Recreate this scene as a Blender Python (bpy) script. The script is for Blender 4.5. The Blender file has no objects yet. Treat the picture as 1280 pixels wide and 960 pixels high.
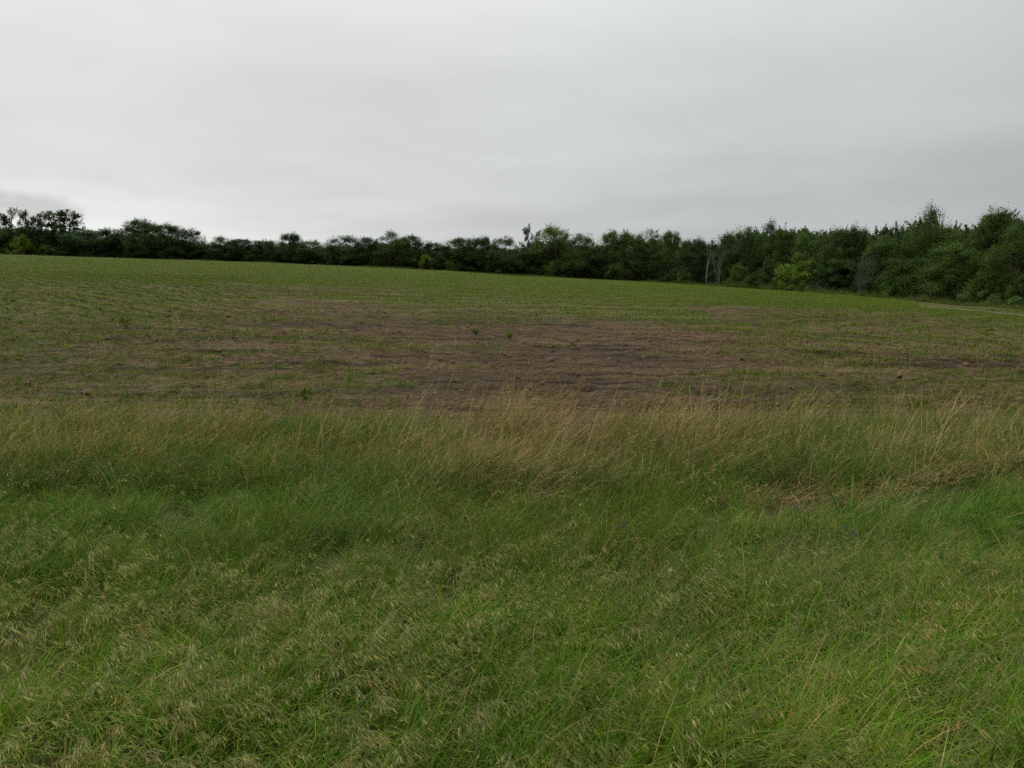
import bpy, math, random
import numpy as np
from mathutils import Vector, Matrix

scene = bpy.context.scene
R = math.radians
rng = np.random.default_rng(7)
random.seed(7)

# ------------------------------------------------------------------ camera
EYE = 1.75
F = 1005.0                       # focal length in pixels of a 1280 wide frame
PITCH = math.atan(140.0 / F)
cam_data = bpy.data.cameras.new("camera")
cam = bpy.data.objects.new("camera", cam_data)
scene.collection.objects.link(cam)
cam.location = (0, 0, EYE)
cam.rotation_euler = (R(90) - PITCH, 0, 0)
cam_data.sensor_width = 36
cam_data.lens = 36 * F / 1280
cam_data.clip_start = 0.05
cam_data.clip_end = 20000
scene.camera = cam
scene.render.resolution_x, scene.render.resolution_y = 1024, 768

# ------------------------------------------------------------------ sky and sun
SUN_AZ, SUN_EL = R(-38), R(42)   # azimuth from +Y towards +X
sun_dir = Vector((math.sin(SUN_AZ) * math.cos(SUN_EL), math.cos(SUN_AZ) * math.cos(SUN_EL), math.sin(SUN_EL)))

world = bpy.data.worlds.new("World")
scene.world = world
world.use_nodes = True
wt = world.node_tree
wt.nodes.clear()


class NT:
    """small helper for node trees"""
    def __init__(s, t):
        s.t = t

    def n(s, kind, **kw):
        nd = s.t.nodes.new(kind)
        for k, v in kw.items():
            setattr(nd, k, v)
        return nd

    def put(s, sock, v):
        if isinstance(v, bpy.types.NodeSocket):
            s.t.links.new(v, sock)
        elif v is not None:
            sock.default_value = v

    def math(s, op, a, b=None, c=None, clamp=False):
        nd = s.n("ShaderNodeMath", operation=op, use_clamp=clamp)
        for i, v in enumerate((a, b, c)):
            if v is not None:
                s.put(nd.inputs[i], v)
        return nd.outputs[0]

    def vmath(s, op, a, b=None):
        nd = s.n("ShaderNodeVectorMath", operation=op)
        s.put(nd.inputs[0], a)
        if b is not None:
            s.put(nd.inputs[1], b)
        return nd.outputs["Value"] if op in ("DOT_PRODUCT", "LENGTH") else nd.outputs[0]

    def mix(s, f, a, b, mode="MIX"):
        nd = s.n("ShaderNodeMix", data_type="RGBA", blend_type=mode)
        s.put(nd.inputs[0], f)
        s.put(nd.inputs[6], a)
        s.put(nd.inputs[7], b)
        return nd.outputs[2]

    def noise(s, vec, scale, detail=4, rough=0.55, dist=0.0):
        nd = s.n("ShaderNodeTexNoise")
        if vec is not None:
            s.put(nd.inputs["Vector"], vec)
        nd.inputs["Scale"].default_value = scale
        nd.inputs["Detail"].default_value = detail
        nd.inputs["Roughness"].default_value = rough
        nd.inputs["Distortion"].default_value = dist
        return nd.outputs["Fac"]

    def rng(s, v, a, b, c=0.0, d=1.0, smooth=True):
        nd = s.n("ShaderNodeMapRange")
        nd.interpolation_type = "SMOOTHSTEP" if smooth else "LINEAR"
        s.put(nd.inputs[0], v)
        for i, x in enumerate((a, b, c, d)):
            nd.inputs[i + 1].default_value = x
        return nd.outputs[0]

    def ramp(s, v, stops):
        nd = s.n("ShaderNodeValToRGB")
        s.put(nd.inputs[0], v)
        el = nd.color_ramp.elements
        while len(el) < len(stops):
            el.new(0.5)
        for e, (p, c) in zip(el, stops):
            e.position = p
            e.color = (*c, 1) if len(c) == 3 else c
        return nd.outputs[0]


def build_world():
    t = NT(wt)
    out = t.n("ShaderNodeOutputWorld")
    bg = t.n("ShaderNodeBackground")
    bg.inputs[1].default_value = 0.1
    wt.links.new(bg.outputs[0], out.inputs[0])
    sky = t.n("ShaderNodeTexSky", sky_type="NISHITA")
    sky.sun_disc = False
    sky.sun_elevation = SUN_EL
    sky.sun_rotation = SUN_AZ
    sky.dust_density = 3.0
    co = t.n("ShaderNodeTexCoord").outputs["Generated"]
    d = t.vmath("NORMALIZE", co)
    sp = t.n("ShaderNodeSeparateXYZ")
    wt.links.new(d, sp.inputs[0])
    z = t.math("MAXIMUM", sp.outputs[2], 0.0)
    den = t.math("ADD", z, 0.10)
    cb = t.n("ShaderNodeCombineXYZ")
    t.put(cb.inputs[0], t.math("DIVIDE", sp.outputs[0], den))
    t.put(cb.inputs[1], t.math("DIVIDE", sp.outputs[1], den))
    P = cb.outputs[0]
    # an even overcast: brighter to the zenith (CIE overcast), brighter round the hidden sun
    lum = t.math("MULTIPLY_ADD", z, 0.30, 0.545)
    lum = t.math("ADD", lum, t.rng(z, 0.22, 1.0, 0.0, 0.62, False))
    glow = t.vmath("DOT_PRODUCT", d, tuple(sun_dir))
    lum = t.math("MULTIPLY", lum, t.rng(glow, -0.2, 1.0, 0.62, 1.28, False))
    broad = t.noise(P, 0.35, 3, 0.5)
    lum = t.math("MULTIPLY", lum, t.rng(broad, 0.3, 0.7, 0.92, 1.07))
    fine = t.noise(P, 0.9, 7, 0.55, 0.4)
    lum = t.math("MULTIPLY", lum, t.rng(fine, 0.3, 0.72, 0.965, 1.04))
    # pale break low over the trees and the dark bank of cloud at its end
    low = t.rng(sp.outputs[2], 0.02, 0.17, 1.0, 0.0)
    side = t.rng(sp.outputs[0], -0.60, 0.10, 1.0, 0.0)
    lum = t.math("MULTIPLY_ADD", t.math("MULTIPLY", low, side), 0.28, lum)
    streak_v = t.n("ShaderNodeVectorMath", operation="MULTIPLY")
    wt.links.new(d, streak_v.inputs[0])
    streak_v.inputs[1].default_value = (5.0, 5.0, 34.0)
    st = t.noise(streak_v.outputs[0], 1.2, 5, 0.6, 0.6)
    lum = t.math("MULTIPLY", lum, t.math("SUBTRACT", 1.0, t.math("MULTIPLY", t.math("MULTIPLY", t.rng(st, 0.48, 0.7), low), t.math("MULTIPLY", side, 0.10))))
    bx = t.math("DIVIDE", t.math("ADD", sp.outputs[0], 0.64), 0.19)
    bz = t.math("DIVIDE", t.math("SUBTRACT", t.math("MULTIPLY_ADD", sp.outputs[0], 0.16, sp.outputs[2]), -0.012), 0.027)
    wob = t.math("MULTIPLY", t.math("SUBTRACT", t.noise(d, 14, 4, 0.55), 0.5), 0.9)
    rr = t.math("ADD", t.math("SQRT", t.math("ADD", t.math("MULTIPLY", bx, bx), t.math("MULTIPLY", bz, bz))), wob)
    bank = t.rng(rr, 0.70, 1.02, 1.0, 0.0)
    lum = t.math("MULTIPLY", lum, t.math("SUBTRACT", 1.0, t.math("MULTIPLY", bank, 0.25)))
    # cooler grey away from the sun
    tone = t.mix(t.rng(glow, 0.35, 0.9), (0.935, 0.985, 0.99, 1), (0.985, 1.0, 0.99, 1))
    mulv = t.n("ShaderNodeVectorMath", operation="SCALE")
    wt.links.new(tone, mulv.inputs[0])
    t.put(mulv.inputs["Scale"], t.math("MULTIPLY", lum, 10.0))
    col = t.mix(0.97, sky.outputs[0], mulv.outputs[0])
    wt.links.new(col, bg.inputs[0])


build_world()
sd = bpy.data.lights.new("sun", "SUN")
sd.energy = 1.1
sd.angle = R(28)
sd.color = (1.0, 0.97, 0.92)
sun = bpy.data.objects.new("sun", sd)
scene.collection.objects.link(sun)
sun.rotation_euler = sun_dir.to_track_quat("Z", "Y").to_euler()

scene.cycles.use_denoising = False
scene.view_settings.view_transform = "Standard"
scene.view_settings.look = "None"
scene.view_settings.exposure = 0.0
scene.view_settings.gamma = 1.0
scene.view_settings.use_curve_mapping = False


# ------------------------------------------------------------------ numeric helpers
def hash2(ix, iy, seed):
    h = (ix.astype(np.int64) * 374761393 + iy.astype(np.int64) * 668265263 + seed * 974634777) & 0xFFFFFFFF
    h = ((h ^ (h >> 13)) * 1274126177) & 0xFFFFFFFF
    h = h ^ (h >> 16)
    return (h & 0xFFFF) / 65535.0


def vnoise(x, y, seed=0):
    x = np.asarray(x, float); y = np.asarray(y, float)
    ix = np.floor(x); iy = np.floor(y)
    fx = x - ix; fy = y - iy
    fx = fx * fx * (3 - 2 * fx); fy = fy * fy * (3 - 2 * fy)
    a = hash2(ix, iy, seed); b = hash2(ix + 1, iy, seed)
    c = hash2(ix, iy + 1, seed); d = hash2(ix + 1, iy + 1, seed)
    return (a * (1 - fx) + b * fx) * (1 - fy) + (c * (1 - fx) + d * fx) * fy


def fbm(x, y, seed=0, octaves=4):
    s = 0; amp = 0.5; tot = 0
    for o in range(octaves):
        s = s + amp * vnoise(np.asarray(x) * 2 ** o + 17.3 * o, np.asarray(y) * 2 ** o + 5.1 * o, seed + o)
        tot += amp; amp *= 0.5
    return s / tot


def sstep(v, a, b):
    t = np.clip((np.asarray(v, float) - a) / (b - a), 0, 1)
    return t * t * (3 - 2 * t)


def px_dir(px, py):
    """direction (unit depth along +Y) seen at a pixel of the photograph"""
    cx, cz = (px - 640) / F, (480 - py) / F
    y = math.cos(PITCH) + cz * math.sin(PITCH)
    z = -math.sin(PITCH) + cz * math.cos(PITCH)
    return cx / y, z / y


# ------------------------------------------------------------------ terrain
PXS = np.array([-400, 0, 160, 320, 480, 560, 640, 800, 900, 960, 1040, 1120, 1200, 1280, 1700.])
BASE = np.array([313, 317, 322, 327, 334, 338, 344, 352, 358, 362, 367, 374, 381, 386, 402.])
DIST = np.array([165, 162, 160, 158, 158, 158, 156, 145, 128, 117, 106, 96, 88, 80, 66.])
US = np.array([px_dir(p, b)[0] for p, b in zip(PXS, BASE)])
ZE = np.array([EYE + px_dir(p, b)[1] * dd for p, b, dd in zip(PXS, BASE, DIST)])


def edge(u):
    return np.interp(u, US, DIST), np.interp(u, US, ZE)


def ground_smooth(x, y):
    x = np.asarray(x, float); y = np.asarray(y, float)
    near = np.interp(y, [-200, -3, 0.5, 2.5, 4.5, 7.0, 8.5, 10.0, 12.0, 14.0], [0.1, 0.1, 0.0, -0.03, -0.14, -0.30, -0.34, -0.31, -0.26, -0.26])
    u = x / np.maximum(y, 10)
    D, Z = edge(u)
    k = (Z + 0.26) / (D - 12)
    s = np.maximum(y - 12, 0)
    smid = np.sqrt(s * s + 9) - 3
    cap = D - 12
    smid = np.where(smid > cap, cap + 35 * (1 - np.exp(-(smid - cap) / 35)), smid)
    return near + k * smid


def furrow(x, y):
    """tillage relief of the bare part of the field"""
    w = sstep(y, 10.8, 13) * (1 - sstep(y, 45, 70))
    yy = y + 0.5 * fbm(x * 0.12, y * 0.12, 5, 2) * 3
    r = np.sin(yy * 2 * np.pi / 0.95) * 0.035 * (0.3 + 1.4 * vnoise(x * 0.22, y * 0.5, 77))
    r = r + 0.10 * (np.abs(fbm(x * 0.9, y * 3.2, 91, 3) - 0.5) ** 0.7 - 0.25) 
    return w * (r + 0.11 * (fbm(x * 0.7, y * 1.1, 11, 4) - 0.5) + 0.07 * (vnoise(x * 3.1, y * 4.0, 21) - 0.5))


HOLLOWS = [(4.6, 13.6, 1.5, 0.45, 0.20), (2.35, 12.1, 0.9, 0.35, 0.18), (6.1, 14.2, 1.3, 0.4, 0.14), (0.3, 13.0, 1.0, 0.3, 0.1)]


def ground(x, y):
    x = np.asarray(x, float); y = np.asarray(y, float)
    z = ground_smooth(x, y)
    z = z + 0.10 * (fbm(x * 0.35, y * 0.35, 3, 3) - 0.5) * sstep(y, -2, 3)
    z = z + furrow(x, y)
    for hx, hy, rx, ry, dp in HOLLOWS:
        z = z - dp * np.exp(-((x - hx) / rx) ** 2 - ((y - hy) / ry) ** 2)
    return z


def crop_cover(x, y):
    """0..1: how green the sown crop stands"""
    u = x / np.maximum(y, 5)
    onset = np.interp(u, [-0.8, -0.62, -0.42, -0.33, -0.28, -0.2, -0.1, 0.0, 0.15, 0.3, 0.42, 0.6, 0.8], [21, 22, 26, 34, 42, 35, 31, 32.5, 32.5, 27, 21, 18, 17])
    n = fbm(x * 0.10, y * 0.10, 31, 4) - 0.5
    g = sstep(y + n * 20, onset - 4, onset + 9)
    gap = 1 - 0.8 * sstep(fbm(x * 0.07 + 9, y * 0.05, 44, 3), 0.60, 0.70) * (1 - sstep(y, 60, 95))
    # the bare wedge where the rows turn
    wedge = np.exp(-((x + 13.5) / 6.5) ** 2 - ((y - 50 - 0.5 * (x + 13)) / 5.5) ** 2)
    return np.clip(g * gap * (1 - 0.9 * wedge), 0, 1)


def damp_and_shade(x, y):
    d = 0.5 * sstep(fbm(x * 0.16, y * 0.30, 61, 4), 0.5, 0.68)
    for hx, hy, rx, ry, dp in HOLLOWS:
        d = d + 0.9 * np.exp(-((x - hx) / (rx * 0.9)) ** 2 - ((y - hy) / (ry * 0.9)) ** 2)  # furrow shade painted into the hollows, together with wet soil
    return np.clip(d, 0, 1)


# ------------------------------------------------------------------ mesh helpers
def mesh_from(name, verts, quads, col=None, smooth=False, mats=(), tri=False):
    verts = np.asarray(verts, np.float32).reshape(-1, 3)
    quads = np.asarray(quads, np.int32)
    n = quads.shape[1]
    me = bpy.data.meshes.new(name)
    me.vertices.add(len(verts))
    me.vertices.foreach_set("co", verts.ravel())
    me.loops.add(quads.size)
    me.loops.foreach_set("vertex_index", quads.ravel())
    me.polygons.add(len(quads))
    me.polygons.foreach_set("loop_start", np.arange(0, quads.size, n, dtype=np.int32))
    me.polygons.foreach_set("loop_total", np.full(len(quads), n, np.int32))
    me.polygons.foreach_set("use_smooth", np.full(len(quads), smooth, bool))
    if col is not None:
        col = np.asarray(col, np.float32)
        if col.shape[1] == 3:
            col = np.hstack([col, np.ones((len(col), 1), np.float32)])
        a = me.color_attributes.new("Col", "FLOAT_COLOR", "POINT")
        a.data.foreach_set("color", col.ravel())
    for m in mats:
        me.materials.append(m)
    me.update(calc_edges=True)
    return me


def link(o):
    scene.collection.objects.link(o)
    return o


def tag(o, label=None, cat=None, group=None, kind=None):
    if label: o["label"] = label
    if cat: o["category"] = cat
    if group: o["group"] = group
    if kind: o["kind"] = kind
    return o


class Soup:
    """collects quads with a colour per vertex"""
    def __init__(s):
        s.v, s.q, s.c, s.n = [], [], [], 0

    def add(s, v, q, c):
        v = np.asarray(v, float).reshape(-1, 3)
        s.v.append(v); s.q.append(np.asarray(q, int) + s.n)
        c = np.asarray(c, float)
        if c.ndim == 1:
            c = np.tile(c, (len(v), 1))
        s.c.append(c); s.n += len(v)

    def mesh(s, name, mat, smooth=False):
        return mesh_from(name, np.vstack(s.v), np.vstack(s.q), np.vstack(s.c), smooth, [mat])

    def blades(s, root, az, length, width, tilt0, bend, col, segs=4, tipw=0.12, twist=None, belly=0.0):
        """ribbon blades: tilt0 from vertical at the root, bend added along the length"""
        N = len(root)
        az = np.asarray(az); h = np.stack([np.cos(az), np.sin(az), np.zeros(N)], 1)
        tw = np.zeros(N) if twist is None else twist
        sa = az + np.pi / 2 + tw
        side = np.stack([np.cos(sa), np.sin(sa), np.zeros(N)], 1)
        p = np.array(root, float)
        V = []
        for i in range(segs + 1):
            t = i / segs
            w = width * ((1 - t) ** 0.7 * (1 - tipw) + tipw) * (1 if belly == 0 else (1 - belly + belly * math.sin(math.pi * min(1, t * 0.9 + 0.1))))
            V.append(p - side * (w / 2)[:, None]); V.append(p + side * (w / 2)[:, None])
            a = tilt0 + bend * (t + 0.5 / segs)
            p = p + (h * np.sin(a)[:, None] + np.array([0, 0, 1.0]) * np.cos(a)[:, None]) * (length / segs)[:, None]
        V = np.stack(V, 1)                      # N, 2(segs+1), 3
        k = 2 * (segs + 1)
        q = np.array([[2 * i, 2 * i + 1, 2 * i + 3, 2 * i + 2] for i in range(segs)])
        Q = (np.arange(N)[:, None, None] * k + q[None]).reshape(-1, 4)
        s.add(V.reshape(-1, 3), Q, np.repeat(col, k, 0))

    def slivers(s, base, d, length, width, col, cross=True):
        """spikelets: slim pointed bodies of two crossed rhombs"""
        d = d / np.linalg.norm(d, axis=1, keepdims=True)
        a = np.cross(d, rng.normal(size=d.shape)); a /= np.linalg.norm(a, axis=1, keepdims=True)
        b = np.cross(d, a)
        N = len(base)
        mid = base + d * (length * 0.4)[:, None]; tip = base + d * length[:, None]
        for sd_ in ((a, b) if cross else (a,)):
            V = np.stack([base, mid + sd_ * (width / 2)[:, None], tip, mid - sd_ * (width / 2)[:, None]], 1)
            Q = np.arange(N * 4).reshape(-1, 4)
            s.add(V.reshape(-1, 3), Q, np.repeat(col, 4, 0))

    def tube(s, pts, rad, col, sides=5):
        pts = np.asarray(pts, float); m = len(pts)
        V = []
        up = np.array([0.31, 0.17, 0.93])
        for i in range(m):
            d = pts[min(i + 1, m - 1)] - pts[max(i - 1, 0)]
            d = d / (np.linalg.norm(d) + 1e-9)
            a = np.cross(d, up)
            if np.linalg.norm(a) < 0.1: a = np.cross(d, [1, 0, 0])
            a /= np.linalg.norm(a); b = np.cross(d, a)
            for k in range(sides):
                t = 2 * math.pi * k / sides
                V.append(pts[i] + rad[i] * (math.cos(t) * a + math.sin(t) * b))
        Q = [[i * sides + k, i * sides + (k + 1) % sides, (i + 1) * sides + (k + 1) % sides, (i + 1) * sides + k] for i in range(m - 1) for k in range(sides)]
        s.add(V, Q, col)


def vary(base, n, amt=0.2, hue=0.08):
    c = np.tile(np.asarray(base, float), (n, 1))
    c *= (1 + rng.normal(0, amt, (n, 1)))
    c *= (1 + rng.normal(0, hue, (n, 3)))
    return np.clip(c, 0.004, 0.9)


# ------------------------------------------------------------------ materials
def leaf_material(name, trans=0.3, rough=0.55, spec=0.25, source=None):
    m = bpy.data.materials.new(name); m.use_nodes = True
    t = NT(m.node_tree); m.node_tree.nodes.clear()
    out = t.n("ShaderNodeOutputMaterial")
    at = t.n("ShaderNodeAttribute", attribute_name="Col")
    col = at.outputs["Color"]
    if source == "instancer":
        ti = t.n("ShaderNodeAttribute", attribute_name="tint", attribute_type="INSTANCER")
        col = t.mix(1.0, col, ti.outputs["Color"], "MULTIPLY")
    elif source == "object":
        oi = t.n("ShaderNodeObjectInfo")
        col = t.mix(1.0, col, oi.outputs["Color"], "MULTIPLY")
    ps = t.n("ShaderNodeBsdfPrincipled")
    t.put(ps.inputs["Base Color"], col)
    ps.inputs["Roughness"].default_value = rough
    ps.inputs["Specular IOR Level"].default_value = spec
    if trans > 0:
        tr = t.n("ShaderNodeBsdfTranslucent")
        t.put(tr.inputs[0], t.mix(1.0, col, (1.15, 1.2, 0.6, 1), "MULTIPLY"))
        mx = t.n("ShaderNodeMixShader"); mx.inputs[0].default_value = trans
        m.node_tree.links.new(ps.outputs[0], mx.inputs[1]); m.node_tree.links.new(tr.outputs[0], mx.inputs[2])
        m.node_tree.links.new(mx.outputs[0], out.inputs[0])
    else:
        m.node_tree.links.new(ps.outputs[0], out.inputs[0])
    return m


def bark_material(name, c1, c2):
    m = bpy.data.materials.new(name); m.use_nodes = True
    t = NT(m.node_tree)
    ps = m.node_tree.nodes["Principled BSDF"]
    co = t.n("ShaderNodeTexCoord").outputs["Object"]
    n = t.noise(co, 6, 6, 0.65)
    t.put(ps.inputs["Base Color"], t.ramp(n, [(0.3, c1), (0.7, c2)]))
    ps.inputs["Roughness"].default_value = 0.9
    ps.inputs["Specular IOR Level"].default_value = 0.15
    b = t.n("ShaderNodeBump"); b.inputs["Strength"].default_value = 0.6; b.inputs["Distance"].default_value = 0.03
    t.put(b.inputs["Height"], n); t.put(ps.inputs["Normal"], b.outputs[0])
    return m


def soil_material():
    m = bpy.data.materials.new("field_soil"); m.use_nodes = True
    t = NT(m.node_tree)
    ps = m.node_tree.nodes["Principled BSDF"]
    co = t.n("ShaderNodeTexCoord").outputs["Object"]
    st = t.n("ShaderNodeVectorMath", operation="MULTIPLY"); t.put(st.inputs[0], co); st.inputs[1].default_value = (0.35, 1.6, 1.0)
    n1 = t.noise(st.outputs[0], 1.3, 7, 0.62, 0.3)
    n2 = t.noise(co, 9, 6, 0.65)
    n3 = t.noise(st.outputs[0], 6.5, 5, 0.6)
    mask = t.n("ShaderNodeAttribute", attribute_name="Col")
    sp = t.n("ShaderNodeSeparateColor"); t.put(sp.inputs[0], mask.outputs["Color"])
    base = t.ramp(n2, [(0.30, (0.043, 0.025, 0.012)), (0.5, (0.104, 0.063, 0.030)), (0.72, (0.180, 0.115, 0.058))])
    straw = t.ramp(n3, [(0.42, (0.085, 0.054, 0.028)), (0.62, (0.23, 0.16, 0.082))])
    c = t.mix(t.math("MULTIPLY", t.rng(n1, 0.46, 0.66), 0.6), base, straw)
    c = t.mix(t.math("MULTIPLY", sp.outputs[1], 0.75), c, (0.034, 0.025, 0.019, 1))  # darkens wet patches and the painted shade in the hollows
    sv = t.n("ShaderNodeVectorMath", operation="MULTIPLY"); t.put(sv.inputs[0], co); sv.inputs[1].default_value = (0.22, 3.4, 1.0)
    n4 = t.noise(sv.outputs[0], 1.0, 6, 0.7, 0.2)
    c = t.mix(t.rng(n4, 0.52, 0.40), c, (0.030, 0.020, 0.012, 1))
    film = t.math("MULTIPLY", sp.outputs[0], t.rng(n2, 0.36, 0.6))
    c = t.mix(t.math("MULTIPLY", film, 0.88), c, t.ramp(n1, [(0.35, (0.075, 0.092, 0.018)), (0.7, (0.125, 0.135, 0.030))]))
    c = t.mix(sp.outputs[2], c, t.ramp(n2, [(0.3, (0.04, 0.04, 0.014)), (0.7, (0.09, 0.08, 0.03))]))
    t.put(ps.inputs["Base Color"], c)
    ps.inputs["Roughness"].default_value = 0.92
    ps.inputs["Specular IOR Level"].default_value = 0.12
    b = t.n("ShaderNodeBump"); b.inputs["Strength"].default_value = 1.0; b.inputs["Distance"].default_value = 0.12
    t.put(b.inputs["Height"], t.math("ADD", n2, t.math("MULTIPLY", n1, 0.6))); t.put(ps.inputs["Normal"], b.outputs[0])
    return m


def track_material():
    m = bpy.data.materials.new("track_dirt"); m.use_nodes = True
    t = NT(m.node_tree)
    ps = m.node_tree.nodes["Principled BSDF"]
    co = t.n("ShaderNodeTexCoord").outputs["Object"]
    t.put(ps.inputs["Base Color"], t.ramp(t.noise(co, 1.7, 7, 0.65), [(0.3, (0.085, 0.062, 0.034)), (0.7, (0.185, 0.137, 0.082))]))
    ps.inputs["Roughness"].default_value = 0.95
    return m


M_GRASS = leaf_material("grass_blades", 0.22, 0.6, 0.10, "instancer")
M_STRAW = leaf_material("dry_straw", 0.25, 0.6, 0.12, "instancer")
M_LEAF = leaf_material("tree_leaves", 0.25, 0.55, 0.15, "object")
M_WOODLEAF = leaf_material("woodland_leaves", 0.25, 0.55, 0.15, "instancer")
M_PLANT = leaf_material("plant_leaves", 0.3, 0.6, 0.12, "object")
M_BARK = bark_material("dark_bark", (0.03, 0.026, 0.021), (0.075, 0.065, 0.053))
M_DEAD = bark_material("weathered_dead_wood", (0.10, 0.09, 0.08), (0.26, 0.245, 0.225))
M_GREYTWIG = bark_material("grey_twigs", (0.055, 0.050, 0.045), (0.12, 0.11, 0.10))
M_SOIL = soil_material()
M_TRACK = track_material()


# ------------------------------------------------------------------ ground sheet
def build_field():
    ys = np.concatenate([np.array([-60, -40, -25, -15, -9, -5, -3, -1.5]), np.arange(-0.5, 10.5, 0.25), np.arange(10.5, 22, 0.09), np.geomspace(22, 170, 330), np.geomspace(175, 4000, 60)])
    us = np.concatenate([np.linspace(-2.4, -0.85, 40), np.linspace(-0.84, 0.84, 380), np.linspace(0.85, 2.4, 40)])
    Yg, Ug = np.meshgrid(ys, us, indexing="ij")
    Xg = Ug * (np.maximum(Yg, 0) + 4.0)
    Zg = ground(Xg, Yg)
    nr, nc = Yg.shape
    i = np.arange(nr - 1)[:, None] * nc + np.arange(nc - 1)[None]
    Q = np.stack([i, i + 1, i + nc + 1, i + nc], -1).reshape(-1, 4)
    cr = crop_cover(Xg, Yg)
    ug = Xg / np.maximum(Yg, 10)
    bare = np.where(ug < 0, sstep(-ug, 0.24, 0.36) * (1 - sstep(Yg, 70, 95)), sstep(ug, 0.30, 0.40) * (1 - sstep(Yg, 38, 55)))
    cr = cr * (1.0 - 0.05 * bare)
    ub = np.interp(Xg / np.maximum(Yg, 10), [-0.7, -0.3, 0.0, 0.25, 0.4], [0.32, 0.0, -0.22, -0.14, 0.10])
    cr = np.maximum(cr, 0.6 * sstep(fbm(Xg * 0.2, Yg * 0.35, 71, 4) + ub, 0.48, 0.66))
    D, _ = edge(Xg / np.maximum(Yg, 10))
    verge = np.maximum(1 - sstep(Yg + fbm(Xg * 0.5, Yg * 0.5, 15, 2), 9.6, 11.6), sstep(Yg - D, -4, -1))
    col = np.stack([cr, damp_and_shade(Xg, Yg) * (Yg < 60), verge], -1).reshape(-1, 3)
    me = mesh_from("field", np.stack([Xg, Yg, Zg], -1), Q, col, True, [M_SOIL])
    o = link(bpy.data.objects.new("field", me))
    tag(o, kind="structure", label="gently sloping farm field of bare brown soil and young green crop")


build_field()


TRACK = []


def build_track():
    pts = []
    for px, py in ((1150, 383.5), (1165, 384.8), (1180, 385.5), (1230, 390.5), (1285, 396.5), (1400, 408), (1500, 418)):
        u, dz = px_dir(px, py)
        # walk out along the ray until it meets the ground
        lo = 20.0
        for yy in np.arange(20, 150, 0.25):
            if EYE + dz * yy <= float(ground_smooth(u * yy, yy)) + 0.0:
                lo = yy; break
        pts.append((u * lo, lo))
    pts = np.array(pts)
    tt = np.linspace(0, len(pts) - 1, 90)
    cx = np.interp(tt, range(len(pts)), pts[:, 0]); cy = np.interp(tt, range(len(pts)), pts[:, 1])
    TRACK.append((cx, cy))
    V, Q = [], []
    for a, (x, y) in enumerate(zip(cx, cy)):
        w0 = 0.10 + 0.7 * min(1, a / 50) + 0.35 * math.sin(a * 0.7) * math.sin(a * 0.23)
        for k in range(7):
            f = k / 6 - 0.5
            px_, py_ = x + f * w0 * 0.35, y + f * w0
            z = float(ground(px_, py_)) + 0.12 - 0.05 * math.exp(-((abs(f) - 0.27) / 0.09) ** 2) - (0.06 if k in (0, 6) else 0)
            V.append((px_, py_, z))
    for a in range(len(cx) - 1):
        for k in range(6):
            Q.append([a * 7 + k, a * 7 + k + 1, (a + 1) * 7 + k + 1, (a + 1) * 7 + k])
    o = link(bpy.data.objects.new("dirt_track", mesh_from("dirt_track", V, Q, None, True, [M_TRACK])))
    tag(o, kind="structure", label="pale dirt track along the edge of the trees")


build_track()


# ------------------------------------------------------------------ scattering
def scatter(name, sources, P, rot, scl, idx, tint, label=None):
    """one stuff object: points that instance the source meshes"""
    coll = bpy.data.collections.new(name + "_sources")
    for k, me in enumerate(sources):
        coll.objects.link(bpy.data.objects.new("%s_source_%02d" % (name, k), me))
    me = bpy.data.meshes.new(name)
    N = len(P)
    me.vertices.add(N)
    me.vertices.foreach_set("co", np.asarray(P, np.float32).ravel())
    for nm, ty, arr, key in (("rot", "FLOAT_VECTOR", rot, "vector"), ("scl", "FLOAT_VECTOR", scl, "vector"), ("tint", "FLOAT_VECTOR", tint, "vector"), ("idx", "INT", idx, "value")):
        a = me.attributes.new(nm, ty, "POINT")
        a.data.foreach_set(key, np.asarray(arr, np.int32 if ty == "INT" else np.float32).ravel())
    o = link(bpy.data.objects.new(name, me))
    g = bpy.data.node_groups.new(name + "_scatter", "GeometryNodeTree")
    g.interface.new_socket("Geometry", in_out="INPUT", socket_type="NodeSocketGeometry")
    g.interface.new_socket("Geometry", in_out="OUTPUT", socket_type="NodeSocketGeometry")
    gi = g.nodes.new("NodeGroupInput"); go = g.nodes.new("NodeGroupOutput")
    inst = g.nodes.new("GeometryNodeInstanceOnPoints")
    ci = g.nodes.new("GeometryNodeCollectionInfo")
    ci.inputs[0].default_value = coll
    ci.inputs["Separate Children"].default_value = True
    ci.inputs["Reset Children"].default_value = True
    inst.inputs["Pick Instance"].default_value = True

    def attr(n, ty):
        nd = g.nodes.new("GeometryNodeInputNamedAttribute"); nd.data_type = ty; nd.inputs[0].default_value = n
        return nd.outputs[0]
    e = g.nodes.new("FunctionNodeEulerToRotation")
    g.links.new(attr("rot", "FLOAT_VECTOR"), e.inputs[0])
    g.links.new(gi.outputs[0], inst.inputs["Points"])
    g.links.new(ci.outputs[0], inst.inputs["Instance"])
    g.links.new(attr("idx", "INT"), inst.inputs["Instance Index"])
    g.links.new(e.outputs[0], inst.inputs["Rotation"])
    g.links.new(attr("scl", "FLOAT_VECTOR"), inst.inputs["Scale"])
    g.links.new(inst.outputs[0], go.inputs[0])
    md = o.modifiers.new("scatter", "NODES"); md.node_group = g
    tag(o, label=label, kind="stuff")
    return o


def area_points(y0, y1, dens, margin=2.5, k=0.72):
    """random points in the wedge of ground in view, plus a margin at its sides"""
    w = k * y1 + margin
    n = int(2 * w * (y1 - y0) * dens)
    x = rng.uniform(-w, w, n); y = rng.uniform(y0, y1, n)
    keep = np.abs(x) < k * y + margin
    return x[keep], y[keep]


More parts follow.
